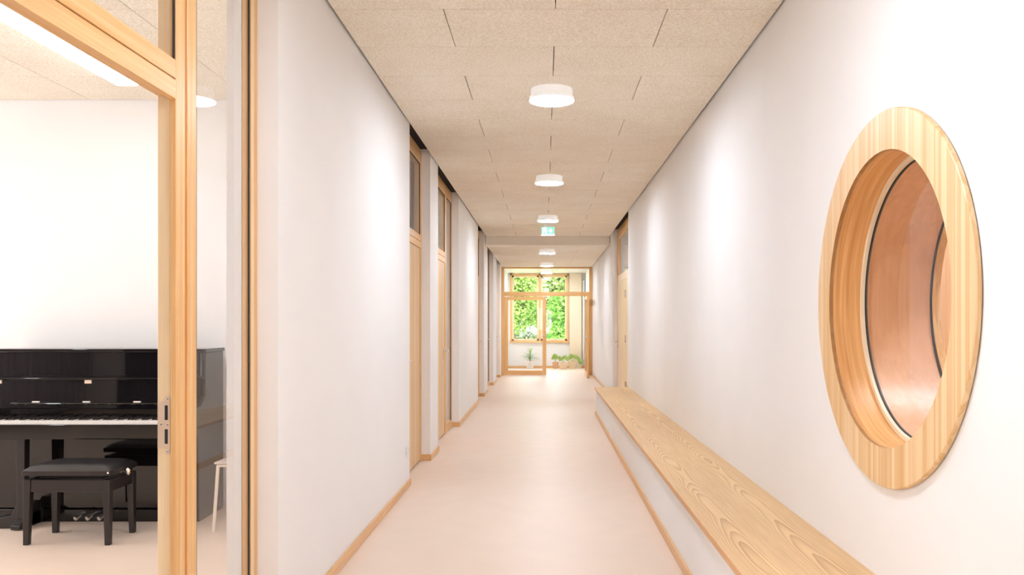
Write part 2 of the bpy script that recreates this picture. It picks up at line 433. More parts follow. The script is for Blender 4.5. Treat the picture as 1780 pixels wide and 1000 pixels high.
# ------------------------------------------------------------------ ceilings
ce = MB().box(-7.7, 3.1, -4.3, YP + 0.1, 3.12, 3.2).build('ceiling', M['dark'])
struct(ce, 'beige wood-wool ceiling of staggered boards with dark shadow gaps', 'ceiling')
def panel_mesh(L_, W_):
    g = 0.0025
    return MB().box(g, L_ - g, g, W_ - g, 0, 0.035)
def panels(x0, joints_even, joints_odd, ya, yb, z, first_parity, clip):
    cache = {}
    k0 = math.floor((ya - 4.447) / 0.6)
    yy = 4.447 + 0.6 * k0; k = k0
    while yy < yb - 0.02:
        a, b_ = max(yy, ya), min(yy + 0.6, yb)
        js = joints_even if (k + first_parity) % 2 == 0 else joints_odd
        if b_ - a > 0.03:
            for xa, xb in zip(js[:-1], js[1:]):
                key = (round(xb - xa, 3), round(b_ - a, 3))
                if key not in cache:
                    o = panel_mesh(*key).build('ceiling_panel', M['wool'], ce, 0.002); cache[key] = o
                else:
                    o = cache[key].copy(); COL.objects.link(o)
                o.location = (xa, a, z)
        yy += 0.6; k += 1
e0, e1 = XL + 0.014, XR - 0.014
panels(0, [e0, -0.543, 0.657, e1], [e0, 0.056, e1], -4.2, YD, ZC, 0, None)
panels(0, [e0, -0.543, 0.657, e1], [e0, 0.056, e1], YD + 0.025, YP - 0.02, ZL, 1, None)
rj = [-7.6, -7.016, -5.816, -4.616, -3.416, -2.216, XB - 0.008]
panels(0, rj, rj, -2.0, 6.245, ZC, 0, None)
B(XL + 0.008, XR - 0.008, YD, YD + 0.022, ZL, 3.12).build('ceiling_step', M['step'], ce)
B(XL, XR, YD + 0.022, YP + 0.1, ZL + 0.04, 3.12).build('ceiling_void', M['dark'], ce)  # solid dark block, the shade of the void put into its colour
# plain board fields over the rooms behind the closed doors
o = B(-7.6, XB, 6.4, YP, ZC, 3.1).build('ceiling_field', M['wool'], ce)
o = B(RIGHTB, 3.0, 0.4, 6.9, ZC, 3.1).build('ceiling_field', M['wool'], ce)
o = B(RIGHTB, 3.0, 11.6, 16.1, ZC, 3.1).build('ceiling_field', M['white'], ce)

# ------------------------------------------------------------------ lamps
def lamp(loc, label, group='round ceiling lamps'):
    r = root('ceiling_lamp', loc)
    tag(r, label, 'lamp', group)
    MB().lathe([(0.150, 0.0), (0.150, -0.05), (0.1615, -0.055), (0.1615, -0.079), (0.159, -0.079)], n=48).build('housing', M['opal'], r)
    MB().lathe([(0.1585, -0.0785), (0.1585, -0.081)], n=48).build('diffuser', M['lamp'], r)
    return r
names = ['round white ceiling lamp, the largest one in view, closest over the corridor', 'round white ceiling lamp, second one down the corridor', 'round white ceiling lamp just in front of the green exit sign']
for yy, nm in zip((5.98, 9.5, 13.0), names): lamp((0.05, yy, ZC), nm)
lamp((0.05, 17.0, ZL), 'round white ceiling lamp on the lower ceiling behind the exit sign')
lamp((0.05, 20.7, ZL), 'round white ceiling lamp just in front of the glass doors')
lamp((0.05, 24.5, 2.935), 'small round ceiling lamp in the lobby behind the glass doors')
lamp((0.05, 2.45, ZC), 'round white ceiling lamp over the corridor above the round window, out of sight overhead')
lamp((0.05, -1.1, ZC), 'round white ceiling lamp behind the viewer')
lamp((2.35, 3.4, ZC), 'added round ceiling lamp lighting the small wooden room, itself unseen', 'added lamps in side rooms')  # added to light the plywood room, no lamp in view there
lamp((2.45, 5.3, ZC), 'second added round ceiling lamp brightening the small wooden room', 'added lamps in side rooms')  # another added lamp, brightens the plywood behind the round window
lamp((-2.7, 11.2, ZC), 'added round ceiling lamp brightening the room behind the glass strip', 'added lamps in side rooms')  # added unseen lamp, makes the glass strip pale
lamp((2.3, 13.6, ZC), 'added round ceiling lamp lighting the side room by the three-hinged door', 'added lamps in side rooms')  # added unseen lamp, makes the fanlight bright
s_ = root('strip_light', (-2.83, 3.6, ZC)); tag(s_, 'long slim white strip light on the music room ceiling', 'lamp')
B(-0.068, 0.068, -2.0, 2.04, -0.055, 0.0).build('housing', M['lampw'], s_, 0.003)
B(-0.070, 0.070, -2.0, 2.04, -0.068, -0.055).build('diffuser', M['strip'], s_)
s2 = copy_tree(s_); s2.location = (-5.4, 3.6, ZC); s2['label'] = 'second slim strip light deeper in the music room'

# exit sign
ex = root('exit_sign', (0.052, 13.95, ZC)); tag(ex, 'small green emergency exit sign with white door and arrow hanging from the ceiling', 'sign')
B(-0.11, 0.11, -0.008, 0.008, -0.185, -0.06).build('sign_panel', M['green'], ex, 0.002)
B(-0.115, 0.115, -0.016, 0.016, -0.206, -0.185).build('light_edge', M['signw'], ex, 0.003)
MB().box(-0.07, 0.07, -0.012, 0.012, -0.06, 0.0).build('bracket', M['white'], ex, 0.002)
pm = MB()   # doorway with a running figure
pm.box(-0.088, -0.078, -0.0095, -0.008, -0.178, -0.070).box(-0.078, -0.034, -0.0095, -0.008, -0.082, -0.070).box(-0.034, -0.022, -0.0095, -0.008, -0.178, -0.070)
pm.build('doorway_symbol', M['signw'], ex)
fg = MB().lathe([(0.0, -0.0097), (0.008, -0.0097), (0.008, -0.008), (0.0, -0.008)], (-0.052, 0, -0.096), 12, 'Y')
fg.prism([(-0.062, -0.107), (-0.047, -0.104), (-0.040, -0.128), (-0.037, -0.152), (-0.047, -0.150), (-0.052, -0.136), (-0.060, -0.148), (-0.074, -0.160), (-0.078, -0.152), (-0.066, -0.138)], -0.0097, -0.008, 'Y')
fg.build('running_figure', M['signw'], ex)
MB().prism([(0.008, -0.115), (0.045, -0.115), (0.030, -0.088), (0.048, -0.088), (0.078, -0.125), (0.048, -0.162), (0.030, -0.162), (0.045, -0.135), (0.008, -0.135)], -0.0095, -0.008, 'Y').build('arrow', M['signw'], ex)

# ------------------------------------------------------------------ doors
def lever(parent, x, y, z, dirx, diry, name='handle'):
    """lever handle: rose, neck and bar; dirx points into the corridor, diry along the bar"""
    m_ = MB().lathe([(0.0, 0.0), (0.026, 0.0), (0.026, dirx * 0.008), (0.0, dirx * 0.008)], (x, y, z), 20, 'X')
    m_.tube([(x, y, z), (x + dirx * 0.045, y, z), (x + dirx * 0.056, y + diry * 0.012, z), (x + dirx * 0.058, y + diry * 0.13, z)], 0.0095, 10)
    h_ = m_.build(name, M['steel'], parent)
    k_ = MB().lathe([(0.0, 0.0), (0.025, 0.0), (0.025, dirx * 0.008), (0.0, dirx * 0.008)], (x, y, z - 0.085), 20, 'X').box(x, x + dirx * 0.0095, y - 0.004, y + 0.004, z - 0.098, z - 0.074)
    k_.build('keyhole_rose', M['steel'], parent)
    return h_
ZT, ZB0, ZB1, ZG0, ZG1 = 2.122, 2.187, 2.254, 2.262, 2.965
FB = -1.30      # room side of the frame
def pane_with_gasket(r, ya, yb, za, zb, x=XF - 0.008, mat=None):
    p_ = B(x - 0.022, x, ya, yb, za, zb).build('pane', mat or M['glass'], r)
    g = 0.010
    m_ = MB()
    for xx0, xx1 in ((x, x + 0.004),):
        m_.box(xx0, xx1, ya, ya + g, za, zb).box(xx0, xx1, yb - g, yb, za, zb).box(xx0, xx1, ya, yb, zb - g, zb)
    m_.build('gasket', M['gasket'], p_)
    return p_
def left_door(n, ya, yb, side, label, handle_far=True, open_=False):
    """door set filling one recess; side: y where the side light starts (or None)"""
    r = root('door_%d' % n); struct(r, label, 'door')
    jw = 0.075
    yd = side if side else yb           # end of the door part
    # frame
    B(FB, XF, ya, ya + jw, 0, 3.105).build('jamb', M['woodZ'], r, 0.003)
    if side:
        B(FB + 0.027, XF, yb - 0.085, yb, 0, 3.105).build('jamb', M['woodZ'], r, 0.003)
        B(XF, XF + 0.002, yb - 0.086, yb - 0.052, 0, 3.105).build('bead_and_bevel', M['paleZ'], r)  # pale strip standing for the jamb's bevelled edge, no separate bead
        B(XF - 0.020, XF, side - 0.165, side - 0.095, 0, 3.105).build('jamb', M['woodZ'], r, 0.002)      # door post, corridor part
        B(FB, XF - 0.0215, side - 0.160, side - 0.095, 0, 3.105).build('jamb', M['paleZ'], r, 0.002)        # door post, striking face
        B(FB + 0.005, XF - 0.005, side - 0.095, side - 0.074, 0, 3.105).build('groove', M['grooveZ'], r)
        B(FB, XF, side - 0.074, side, 0, 3.105).build('post', M['woodZ'], r, 0.003)
        de = side - 0.165
        B(FB, XF, side, yb - 0.085, 0, 0.10).build('bottom_rail', M['woodY'], r, 0.003)
        B(FB, XF, side, yb - 0.085, ZG1, 3.105).build('header', M['woodY'], r, 0.003)
        pane_with_gasket(r, side, yb - 0.085, 0.10, ZG1, mat=M['glassr'])
        B(FB - 0.035, FB + 0.0265, yb - 0.088, yb, 0, 3.105).build('lining', M['white'], r)  # white reveal, widened over the jamb to stand for the glass reflection
    else:
        B(FB, XF, yb - jw, yb, 0, 3.105).build('jamb', M['woodZ'], r, 0.003)
        de = yb - jw
    ds = ya + jw
    B(FB, XF, ds, de, ZG1, 3.105).build('header', M['woodY'], r, 0.003)
    B(FB, XF, ds, de, ZB0 + 0.004, ZB1).build('transom_bar', M['woodY'], r, 0.002)
    B(XF - 0.020, XF, ds, de, ZT, ZB0).build('door_head', M['woodY'], r, 0.002)
    B(FB, XF - 0.0215, ds, de, ZT + 0.012, ZB0).build('door_head', M['woodY'], r, 0.002)
    pane_with_gasket(r, ds, de, ZB1, ZG1)
    if not open_:
        lf = B(FB + 0.005, XF - 0.006, ds + 0.004, de - 0.004, 0.012, ZT - 0.004).build('door_leaf', M['leaf'], r, 0.002)
        if handle_far: lever(lf, XF - 0.006, de - 0.07, 1.04, 1, -1)
        else: lever(lf, XF - 0.006, ds + 0.07, 1.04, 1, 1)
    return r
d1 = left_door(1, 1.45, 3.575, 2.95, 'open wooden door frame with side glass leading to the piano room', open_=True)
left_door(2, 7.06, 8.33, None, 'closed wooden door with dark fanlight, first one past the long white wall', handle_far=False)
left_door(3, 8.94, 11.06, 10.45, 'closed wooden door with lever handle and narrow glass strip beside it')
left_door(4, 14.3, 15.65, None, 'closed wooden door hidden deep in the third recess')
left_door(5, 16.64, 18.5, 17.95, 'closed wooden door at the start of the lower ceiling')
left_door(6, 19.75, 21.27, None, 'closed wooden door in the last recess before the glass doors')
# strike plate on the open door's post
yf = 2.95 - 0.160
sp = MB()
sp.prism([(-1.2570, 1.122), (-1.2570, 0.936), (-1.2615, 0.930), (-1.270, 0.930), (-1.2745, 0.936), (-1.2745, 0.951), (-1.2985, 0.951), (-1.2985, 1.109), (-1.2745, 1.109), (-1.2745, 1.122), (-1.270, 1.128), (-1.2615, 1.128)], yf - 0.0025, yf, 'Y')
pl = sp.build('strike_plate', M['plate'], d1)
B(-1.2745, -1.264, yf - 0.0032, yf, 1.047, 1.096).build('bolt_slot', M['gasket'], pl)
B(-1.2745, -1.264, yf - 0.0032, yf, 0.967, 1.016).build('bolt_slot', M['gasket'], pl)
for sx, sz in ((-1.2645, 1.118), (-1.2645, 1.032), (-1.286, 1.032), (-1.2645, 0.942)):
    MB().lathe([(0.0, -0.0035), (0.003, -0.0035), (0.0042, -0.0025), (0.0042, 0)], (sx, yf, sz), 14, 'Y').build('screw', M['chrome'], pl)

# right-hand door with hinges
r = root('door_7'); struct(r, 'pale wooden door with three steel hinges and frosted fanlight past the bench', 'door')
xf, xb_ = 1.345, 1.41
B(xf, xb_, 12.55, 13.3, 0, 3.105).build('jamb', M['paleZ'], r, 0.003)
B(xf, xb_, 15.31, 15.4, 0, 3.105).build('jamb', M['woodZ'], r, 0.003)
B(xf, xb_, 13.3, 15.31, ZG1 - 0.03, 3.105).build('header', M['woodY'], r, 0.003)
B(xf, xb_, 13.3, 15.31, ZT, ZB1).build('transom_bar', M['paleZ'], r, 0.003)
B(xf + 0.02, xf + 0.03, 13.3, 15.31, ZB1, ZG1 - 0.03).build('pane', M['glass'], r)
lf = B(xf - 0.004, xb_ - 0.01, 13.76, 15.30, 0.012, ZT - 0.004).build('door_leaf', M['paleZ'], r, 0.002)
B(xf, xb_, 13.3, 13.757, 0, ZT).build('side_panel', M['paleZ'], r, 0.002)
for hz in (0.35, 1.12, 1.87):
    h_ = MB().tube([(xf - 0.014, 13.757, hz - 0.06), (xf - 0.014, 13.757, hz + 0.06)], 0.013, 12)
    h_.box(xf - 0.006, xf - 0.002, 13.72, 13.795, hz - 0.05, hz + 0.05)
    h_.build('hinge', M['steel'], lf)
lever(lf, xf - 0.004, 15.2, 1.04, -1, -1)

# glass partition with double doors
r = root('door_8'); struct(r, 'wood-framed glass partition with double doors at the corridor end', 'door')
fy0, fy1 = YP - 0.03, YP + 0.05
B(XL, XL + 0.075, fy0, fy1, 0, ZL - 0.01).build('jamb', M['woodZ'], r, 0.004)
B(XR - 0.085, XR, fy0, fy1, 0, ZL - 0.01).build('jamb', M['woodZ'], r, 0.004)
B(XL + 0.075, XR - 0.085, fy0, fy1, ZL - 0.055, ZL - 0.01).build('header', M['woodX'], r, 0.004)
B(XL + 0.075, XR - 0.085, fy0, fy1, 2.10, 2.215).build('transom_bar', M['woodX'], r, 0.004)
B(XL + 0.075, XR - 0.085, YP + 0.005, YP + 0.02, 2.215, ZL - 0.055).build('pane', M['glass'], r)
def glazed_leaf(parent, w_, name='door_leaf'):
    st, zt, zb = 0.10, 2.085, 0.01
    e = root(name); e.parent = parent
    B(0, st, -0.03, 0.03, zb, zt).build('stile', M['woodZ'], e, 0.004)
    B(w_ - st, w_, -0.03, 0.03, zb, zt).build('stile', M['woodZ'], e, 0.004)
    B(st, w_ - st, -0.03, 0.03, zt - 0.09, zt).build('rail', M['woodX'], e, 0.004)
    B(st, w_ - st, -0.03, 0.03, zb, zb + 0.125).build('rail', M['woodX'], e, 0.004)
    B(st, w_ - st, -0.008, 0.008, zb + 0.125, zt - 0.09).build('pane', M['glass'], e)
    h_ = MB()
    for sy in (-1, 1):
        h_.lathe([(0.0, sy * 0.03), (0.026, sy * 0.03), (0.026, sy * 0.038), (0.0, sy * 0.038)], (w_ - 0.05, 0, 1.04), 18, 'Y')
        h_.tube([(w_ - 0.05, sy * 0.03, 1.04), (w_ - 0.05, sy * 0.075, 1.04), (w_ - 0.065, sy * 0.088, 1.04), (w_ - 0.17, sy * 0.09, 1.04)], 0.010, 10)
    h_.build('handle', M['steel'], e)
    return e
e = glazed_leaf(r, 1.11); e.location = (XL + 0.078, YP - 0.0, 0)
e = glazed_leaf(r, 1.11); e.location = (1.085, YP - 0.035, 0); e.rotation_euler = (0, 0, -PI / 2)

# ------------------------------------------------------------------ windows
r = root('window_1'); struct(r, 'large round interior window with a wide wooden ring frame', 'window')
XRING = XR - 0.021
MB().lathe([(RI, XRING), (RO - 0.003, XRING), (RO, XRING + 0.003), (RO, XR - 0.004), (RI, XR - 0.004)], (0, CY, CZ), 128, 'X', True).build('ring_frame', M['ring'], r)
MB().lathe([(RI + 0.02, XR - 0.0045), (RO - 0.006, XR - 0.0045), (RO - 0.006, XR), (RI + 0.02, XR)], (0, CY, CZ), 128, 'X', True).build('shadow_gap', M['gasket'], r)  # black ring standing for the shade between frame and wall
MB().lathe([(RI, XRING + 0.001), (RI, 1.378), (0.5585, 1.378), (0.5585, XRING + 0.006)], (0, CY, CZ), 128, 'X', True).build('reveal', M['reveal'], r)
MB().lathe([(0.527, 1.372), (0.5585, 1.372), (0.5585, 1.392), (0.527, 1.392)], (0, CY, CZ), 128, 'X', True).build('bead_and_bevel', M['cream'], r)
MB().lathe([(0.5235, 1.386), (0.5275, 1.386), (0.5275, 1.396), (0.5235, 1.396)], (0, CY, CZ), 128, 'X', True).build('gasket', M['gasket'], r)
MB().lathe([(0.0, 1.388), (0.5245, 1.388), (0.5245, 1.394), (0.0, 1.394)], (0, CY, CZ), 128, 'X').build('pane', M['glass'], r)
MB().lathe([(RI, 1.396), (RI, 1.68), (0.5585, 1.68), (0.5585, 1.396)], (0, CY, CZ), 128, 'X', True).build('inner_lining', M['tube'], r)
MB().lathe([(RI - 0.006, 1.676), (RI + 0.012, 1.676), (RI + 0.012, 1.684), (RI - 0.006, 1.684)], (0, CY, CZ), 128, 'X', True).build('gasket', M['gasket'], r)
MB().lathe([(RI - 0.012, 1.684), (RO, 1.684), (RO, 1.715), (RI - 0.012, 1.715)], (0, CY, CZ), 128, 'X', True).build('ring_frame', M['ring'], r)

r = root('window_2'); struct(r, 'wood-framed garden window of two tall sashes with trees outside', 'window')
wy0, wy1 = YE - 0.03, YE + 0.07
B(WX0, WX0 + 0.05, wy0, wy1, WZ0, WZ1).build('frame', M['woodZ'], r, 0.004)
B(WX1 - 0.05, WX1, wy0, wy1, WZ0, WZ1).build('frame', M['woodZ'], r, 0.004)
B(WX0, WX1, wy0, wy1, WZ1 - 0.05, WZ1).build('frame', M['woodX'], r, 0.004)
B(WX0 - 0.02, WX1 + 0.02, wy0 - 0.03, wy1, WZ0 - 0.02, WZ0 + 0.04).build('sill', M['woodX'], r, 0.004)
xm = -0.155
B(xm - 0.025, xm + 0.025, wy0, wy1, WZ0, WZ1).build('mullion', M['woodZ'], r, 0.004)
for xa, xb2 in ((WX0 + 0.05, xm - 0.025), (xm + 0.025, WX1 - 0.05)):
    sa = MB(); t = 0.062; za, zb = WZ0 + 0.04, WZ1 - 0.05
    sa.box(xa, xa + t, wy0 + 0.02, wy1 - 0.01, za, zb).box(xb2 - t, xb2, wy0 + 0.02, wy1 - 0.01, za, zb).box(xa, xb2, wy0 + 0.02, wy1 - 0.01, za, za + t).box(xa, xb2, wy0 + 0.02, wy1 - 0.01, zb - t, zb)
    so = sa.build('sash', M['paleZ'], r, 0.004)
    B(xa + t, xb2 - t, YE + 0.02, YE + 0.03, za + t, zb - t).build('pane', M['glass'], so)
r = root('window_added'); struct(r, 'added wood-framed window behind the viewer, letting daylight into the corridor', 'window')  # unseen window, added to raise the daylight in the corridor
for xx in (-0.45, 0.015, 0.48):
    B(xx, xx + 0.07, -4.29, -4.22, 0.95, 2.35).build('mullion', M['woodZ'], r, 0.003)
B(-0.45, 0.55, -4.29, -4.22, 0.95, 1.02).build('frame', M['woodX'], r, 0.003)
B(-0.45, 0.55, -4.29, -4.22, 2.28, 2.35).build('frame', M['woodX'], r, 0.003)
r = root('window_3'); struct(r, 'wide window of the music room mirrored in the piano lacquer', 'window')
for yy in (0.95, 2.45, 3.99, 5.48):
    B(-7.68, -7.62, yy, yy + 0.07, 0.75, 2.75).build('mullion', M['woodZ'], r, 0.003)
B(-7.68, -7.62, 0.95, 5.55, 0.75, 0.82).build('frame', M['woodY'], r, 0.003)
B(-7.68, -7.62, 0.95, 5.55, 2.68, 2.75).build('frame', M['woodY'], r, 0.003)

# ------------------------------------------------------------------ bench along the wall
r = root('wall_bench', (0, 0, 0)); tag(r, 'long low wall bench with an ash seat board on a white plastered base', 'bench')
B(0.750, XR, -4.2, 12.53, 0.388, 0.416).build('seat_board', M['bench'], r, 0.0)
B(0.7455, 0.7502, -4.2, 12.53, 0.3885, 0.4155).build('edge_band', M['benchedge'], r)
B(0.770, XR, -4.2, 12.50, 0.0, 0.388).build('base', M['wall'], r)
B(0.756, 0.770, -4.2, 12.515, 0.0, 0.062).box(0.770, XR, 12.50, 12.515, 0, 0.062).build('skirting', M['skirt'], r, 0.003)

# wall socket near the first closed door
r = root('wall_socket', (XL, 6.9, 0.31)); tag(r, 'small white wall socket low on the wall by the first closed door', 'socket')
B(0, 0.011, -0.04, 0.04, -0.04, 0.04).build('cover_plate', M['white'], r, 0.003)
MB().lathe([(0.024, 0.011), (0.024, 0.016), (0.018, 0.016), (0.018, 0.012), (0.0, 0.012)], (0, 0, 0), 24, 'X').build('socket_insert', M['white'], r)
# small block on the plywood wall
r = B(2.975, 3.0, 6.12, 6.17, 1.10, 1.19).box(2.975, 3.0, 6.17, 6.24, 1.10, 1.13).build('wall_hook', M['terra'], None, 0.003)
tag(r, 'small brown L-shaped hook on the plywood wall seen through the round window', 'hook')

# ------------------------------------------------------------------ piano
PX, PY = -3.155, 6.18
r = root('upright_piano', (PX, PY, 0)); tag(r, 'glossy black upright piano with open keyboard lid against the white wall', 'piano')
G = M['gloss']
HW = 0.765
cs = MB()
for s in (-1, 1):      # side panels with arms
    x0, x1 = (s * HW, s * (HW - 0.035))
    cs2 = MB().prism([(0, 0), (0, 1.168), (-0.315, 1.168), (-0.325, 0.86), (-0.40, 0.80), (-0.64, 0.775), (-0.655, 0.75), (-0.655, 0.61), (-0.45, 0.60), (-0.43, 0.0)], x0, x1, 'X')
    cs2.build('side_panel', G, r, 0.004, 2)
B(-HW + 0.035, HW - 0.035, -0.03, 0, 0.02, 1.168).build('back_panel', M['satinblack'], r)
B(-HW - 0.012, HW + 0.012, -0.345, 0.0, 1.168, 1.194).build('top_lid', G, r, 0.006, 3)
B(-HW + 0.035, HW - 0.035, -0.318, -0.298, 0.995, 1.168).build('upper_panel', G, r, 0.002)
B(-HW + 0.035, HW - 0.035, -0.452, -0.30, 0.981, 0.997).build('music_ledge', G, r, 0.004, 2)
B(-HW + 0.035, HW - 0.035, -0.655, -0.30, 0.60, 0.672).build('key_bed', G, r, 0.004, 2)
B(-HW + 0.035, HW - 0.035, -0.668, -0.648, 0.605, 0.700).build('key_slip', G, r, 0.004, 2)
for s in (-1, 1):
    B(s * (HW - 0.035), s * (HW - 0.105), -0.64, -0.42, 0.67, 0.765).build('key_block', G, r, 0.008, 2)
B(-HW + 0.1, HW - 0.1, -0.44, -0.40, 0.68, 0.782).build('name_board', G, r)
# fall board, opened back against the upper part; leaning, with rounded lower corners
fb = MB()
def fbp(x, t, off=0.0):   # t 0..1 from bottom to top of the fall board
    return (x, -0.425 + 0.006 * t - off, 0.785 + 0.195 * t)
n = 14
outl = [(-0.70, 1.0)] + [(-0.70 + 0.10 * (1 - 0.0) * t_, 1.0 - t_) for t_ in [i / 10 for i in range(1, 9)]]
bl_ = [(-0.70, 1.0), (-0.665, 0.75), (-0.625, 0.45), (-0.585, 0.20), (-0.565, 0.09), (-0.535, 0.02), (-0.49, 0.0)]
outl = bl_ + [(-x, t_) for x, t_ in bl_[::-1]]
vs = [fbp(x, t_, 0.012) for x, t_ in outl] + [fbp(x, t_, 0.0) for x, t_ in outl]
k = len(outl)
fb.add(vs, [tuple(range(k)), tuple(range(k, 2 * k))[::-1]] + [(i, k + i, k + (i + 1) % k, (i + 1) % k) for i in range(k)])
fbo = fb.build('fall_board', G, r, 0.002)
MB().tube([fbp(-0.53, 0.16, 0.016), fbp(0.53, 0.16, 0.016)], 0.008, 8).build('lip', G, fbo)
MB().add([fbp(-0.66, 0.0), fbp(0.66, 0.0), fbp(0.66, 1.0), fbp(-0.66, 1.0), fbp(-0.66, 0.0, -0.012), fbp(0.66, 0.0, -0.012), fbp(0.66, 1.0, -0.012), fbp(-0.66, 1.0, -0.012)], [(0, 1, 2, 3), (4, 7, 6, 5), (0, 4, 5, 1), (1, 5, 6, 2), (2, 6, 7, 3), (3, 7, 4, 0)]).build('fall_back', G, r)
for x in (-0.62, 0.0, 0.62):
    c = fbp(x, 0.97, 0.016)
    B(c[0] - 0.024, c[0] + 0.024, c[1] - 0.006, c[1] + 0.004, c[2] - 0.018, c[2] + 0.012).build('hinge', M['plate'], fbo, 0.002)
for x in (-0.36, -0.01, 0.34):
    c = fbp(x, 0.23, 0.014)
    B(c[0] - 0.025, c[0] + 0.025, c[1] - 0.006, c[1] + 0.004, c[2] - 0.005, c[2] + 0.005).build('buffer', M['felt'], fbo, 0.001)
# keys
wk = MB(); bk = MB()
KW = 1.225; kw = KW / 52
for i in range(52):
    x = -KW / 2 + i * kw
    wk.box(x + 0.0005, x + kw - 0.0005, -0.645, -0.44, 0.690, 0.722)
    if i % 7 in (0, 2, 3, 5, 6) and i < 51:
        bk.frustum(x + kw - 0.0055, x + kw + 0.0055, -0.59, -0.44, 0.722, 0.735, (0, 0), (0, 0))
o = wk.build('white_keys', M['ivory'], r); o['kind'] = 'stuff'
o = bk.build('black_keys', M['satinblack'], r); o['kind'] = 'stuff'
B(-HW + 0.035, HW - 0.035, -0.405, -0.385, 0.09, 0.60).build('lower_panel', G, r, 0.002)
B(-HW + 0.035, HW - 0.035, -0.43, -0.03, 0.0, 0.086).build('bottom_board', G, r, 0.004)
for x in (-0.345, 0.71):
    lg = MB().frustum(x - 0.03, x + 0.03, -0.635, -0.575, 0.06, 0.605, (0.004, 0.004), (0.004, 0.004))
    lg.prism([(-0.425, 0.005), (-0.69, 0.005), (-0.69, 0.03), (-0.64, 0.06), (-0.56, 0.085), (-0.425, 0.10)], x - 0.03, x + 0.03, 'X')
    lg.prism([(x - 0.20, 0.0), (x + 0.03, 0.0), (x + 0.03, 0.16), (x - 0.03, 0.16), (x - 0.07, 0.085), (x - 0.20, 0.06)] if x < 0 else [(x + 0.04, 0.0), (x + 0.04, 0.06), (x - 0.03, 0.16), (x - 0.03, 0.0)], -0.63, -0.46, 'Y')
    lg.build('leg', M['satinblack'], r, 0.004, 2)
for x in (-0.02, 0.06, 0.14):
    MB().tube([(x + 0.02, -0.42, 0.062), (x + 0.015, -0.455, 0.075), (x + 0.002, -0.50, 0.062), (x - 0.012, -0.54, 0.046)], [0.008, 0.012, 0.011, 0.015], 12).build('pedal', M['chrome'], r)

# ------------------------------------------------------------------ piano bench
r = root('piano_stool', (-2.955, 5.30, 0)); tag(r, 'black padded piano stool with square tapered legs in front of the keys', 'stool')
SB = M['satinblack']
for sx in (-1, 1):
    for sy in (-1, 1):
        x0, x1 = sorted((sx * 0.268, sx * 0.222)); y0, y1 = sorted((sy * 0.168, sy * 0.122))
        inx = (0.0, 0.014) if sx < 0 else (0.014, 0.0); iny = (0.0, 0.014) if sy < 0 else (0.014, 0.0)
        MB().frustum(x0, x1, y0, y1, 0, 0.405, inx, iny).build('leg', SB, r, 0.002)
ap = MB()
for sy in (-1, 1): ap.box(-0.222, 0.222, sy * 0.163, sy * 0.143, 0.328, 0.405)
for sx in (-1, 1): ap.box(sx * 0.263, sx * 0.243, -0.122, 0.122, 0.328, 0.405)
ap.build('apron', SB, r, 0.002)
MB().box(-0.20, 0.20, -0.11, -0.09, 0.405, 0.432).box(-0.20, 0.20, 0.09, 0.11, 0.405, 0.432).box(-0.19, -0.17, -0.10, 0.10, 0.40, 0.432).box(0.17, 0.19, -0.10, 0.10, 0.40, 0.432).build('lift_mechanism', M['gasket'], r)
B(-0.272, 0.272, -0.175, 0.175, 0.430, 0.462).build('seat_frame', SB, r, 0.003)
# cushion: dome with rounded edges
cu = MB(); nx, ny = 24, 18; vs = []; fs = []
for j in range(ny + 1):
    for i in range(nx + 1):
        u = -1 + 2 * i / nx; v = -1 + 2 * j / ny
        e_ = (1 - abs(u) ** 7) * (1 - abs(v) ** 6)
        zz = 0.462 + 0.034 * max(0, e_) ** 0.55
        vs.append((u * 0.268, v * 0.171, zz))
for j in range(ny):
    for i in range(nx):
        a = j * (nx + 1) + i; fs.append((a, a + 1, a + nx + 2, a + nx + 1))
cu.add(vs, fs, True); cu.build('cushion', M['leather'], r)
k_ = MB().tube([(0.24, 0.01, 0.427), (0.292, 0.01, 0.427)], 0.008, 10)
k_.lathe([(0.0, 0.285), (0.020, 0.285), (0.025, 0.291), (0.025, 0.300), (0.018, 0.306), (0.0, 0.306)], (0, 0.01, 0.427), 20, 'X')
ko = k_.build('height_knob', M['chrome'], r)
MB().lathe([(0.0, 0.306), (0.015, 0.306), (0.012, 0.310), (0.0, 0.310)], (0, 0.01, 0.427), 20, 'X').build('knob_cap', M['brass'], ko)
MB().lathe([(0.0, -0.1775), (0.006, -0.1775), (0.006, -0.175), (0, -0.175)], (0.262, 0, 0.45), 12, 'Y').build('frame_screw', M['chrome'], r)

# ------------------------------------------------------------------ stool behind the glass
r = root('metal_stool', (-1.98, 5.66, 0)); tag(r, 'low stool with slim cream metal legs behind the glass side light', 'stool')
fr = MB()
for sx in (-1, 1):
    for sy in (-1, 1):
        MB().tube([(sx * 0.20, sy * 0.19, 0.0), (sx * 0.19, sy * 0.18, 0.2), (sx * 0.178, sy * 0.168, 0.435)], 0.011, 10).build('leg', M['stoolleg'], r)
MB().tube([(-0.178, -0.168, 0.432), (0.178, -0.168, 0.432), (0.178, 0.168, 0.432), (-0.178, 0.168, 0.432), (-0.178, -0.168, 0.432)], 0.010, 10).build('seat_rail', M['stoolleg'], r)
B(-0.20, 0.20, -0.19, 0.19, 0.442, 0.458).build('seat', M['stoolseat'], r, 0.012, 3)

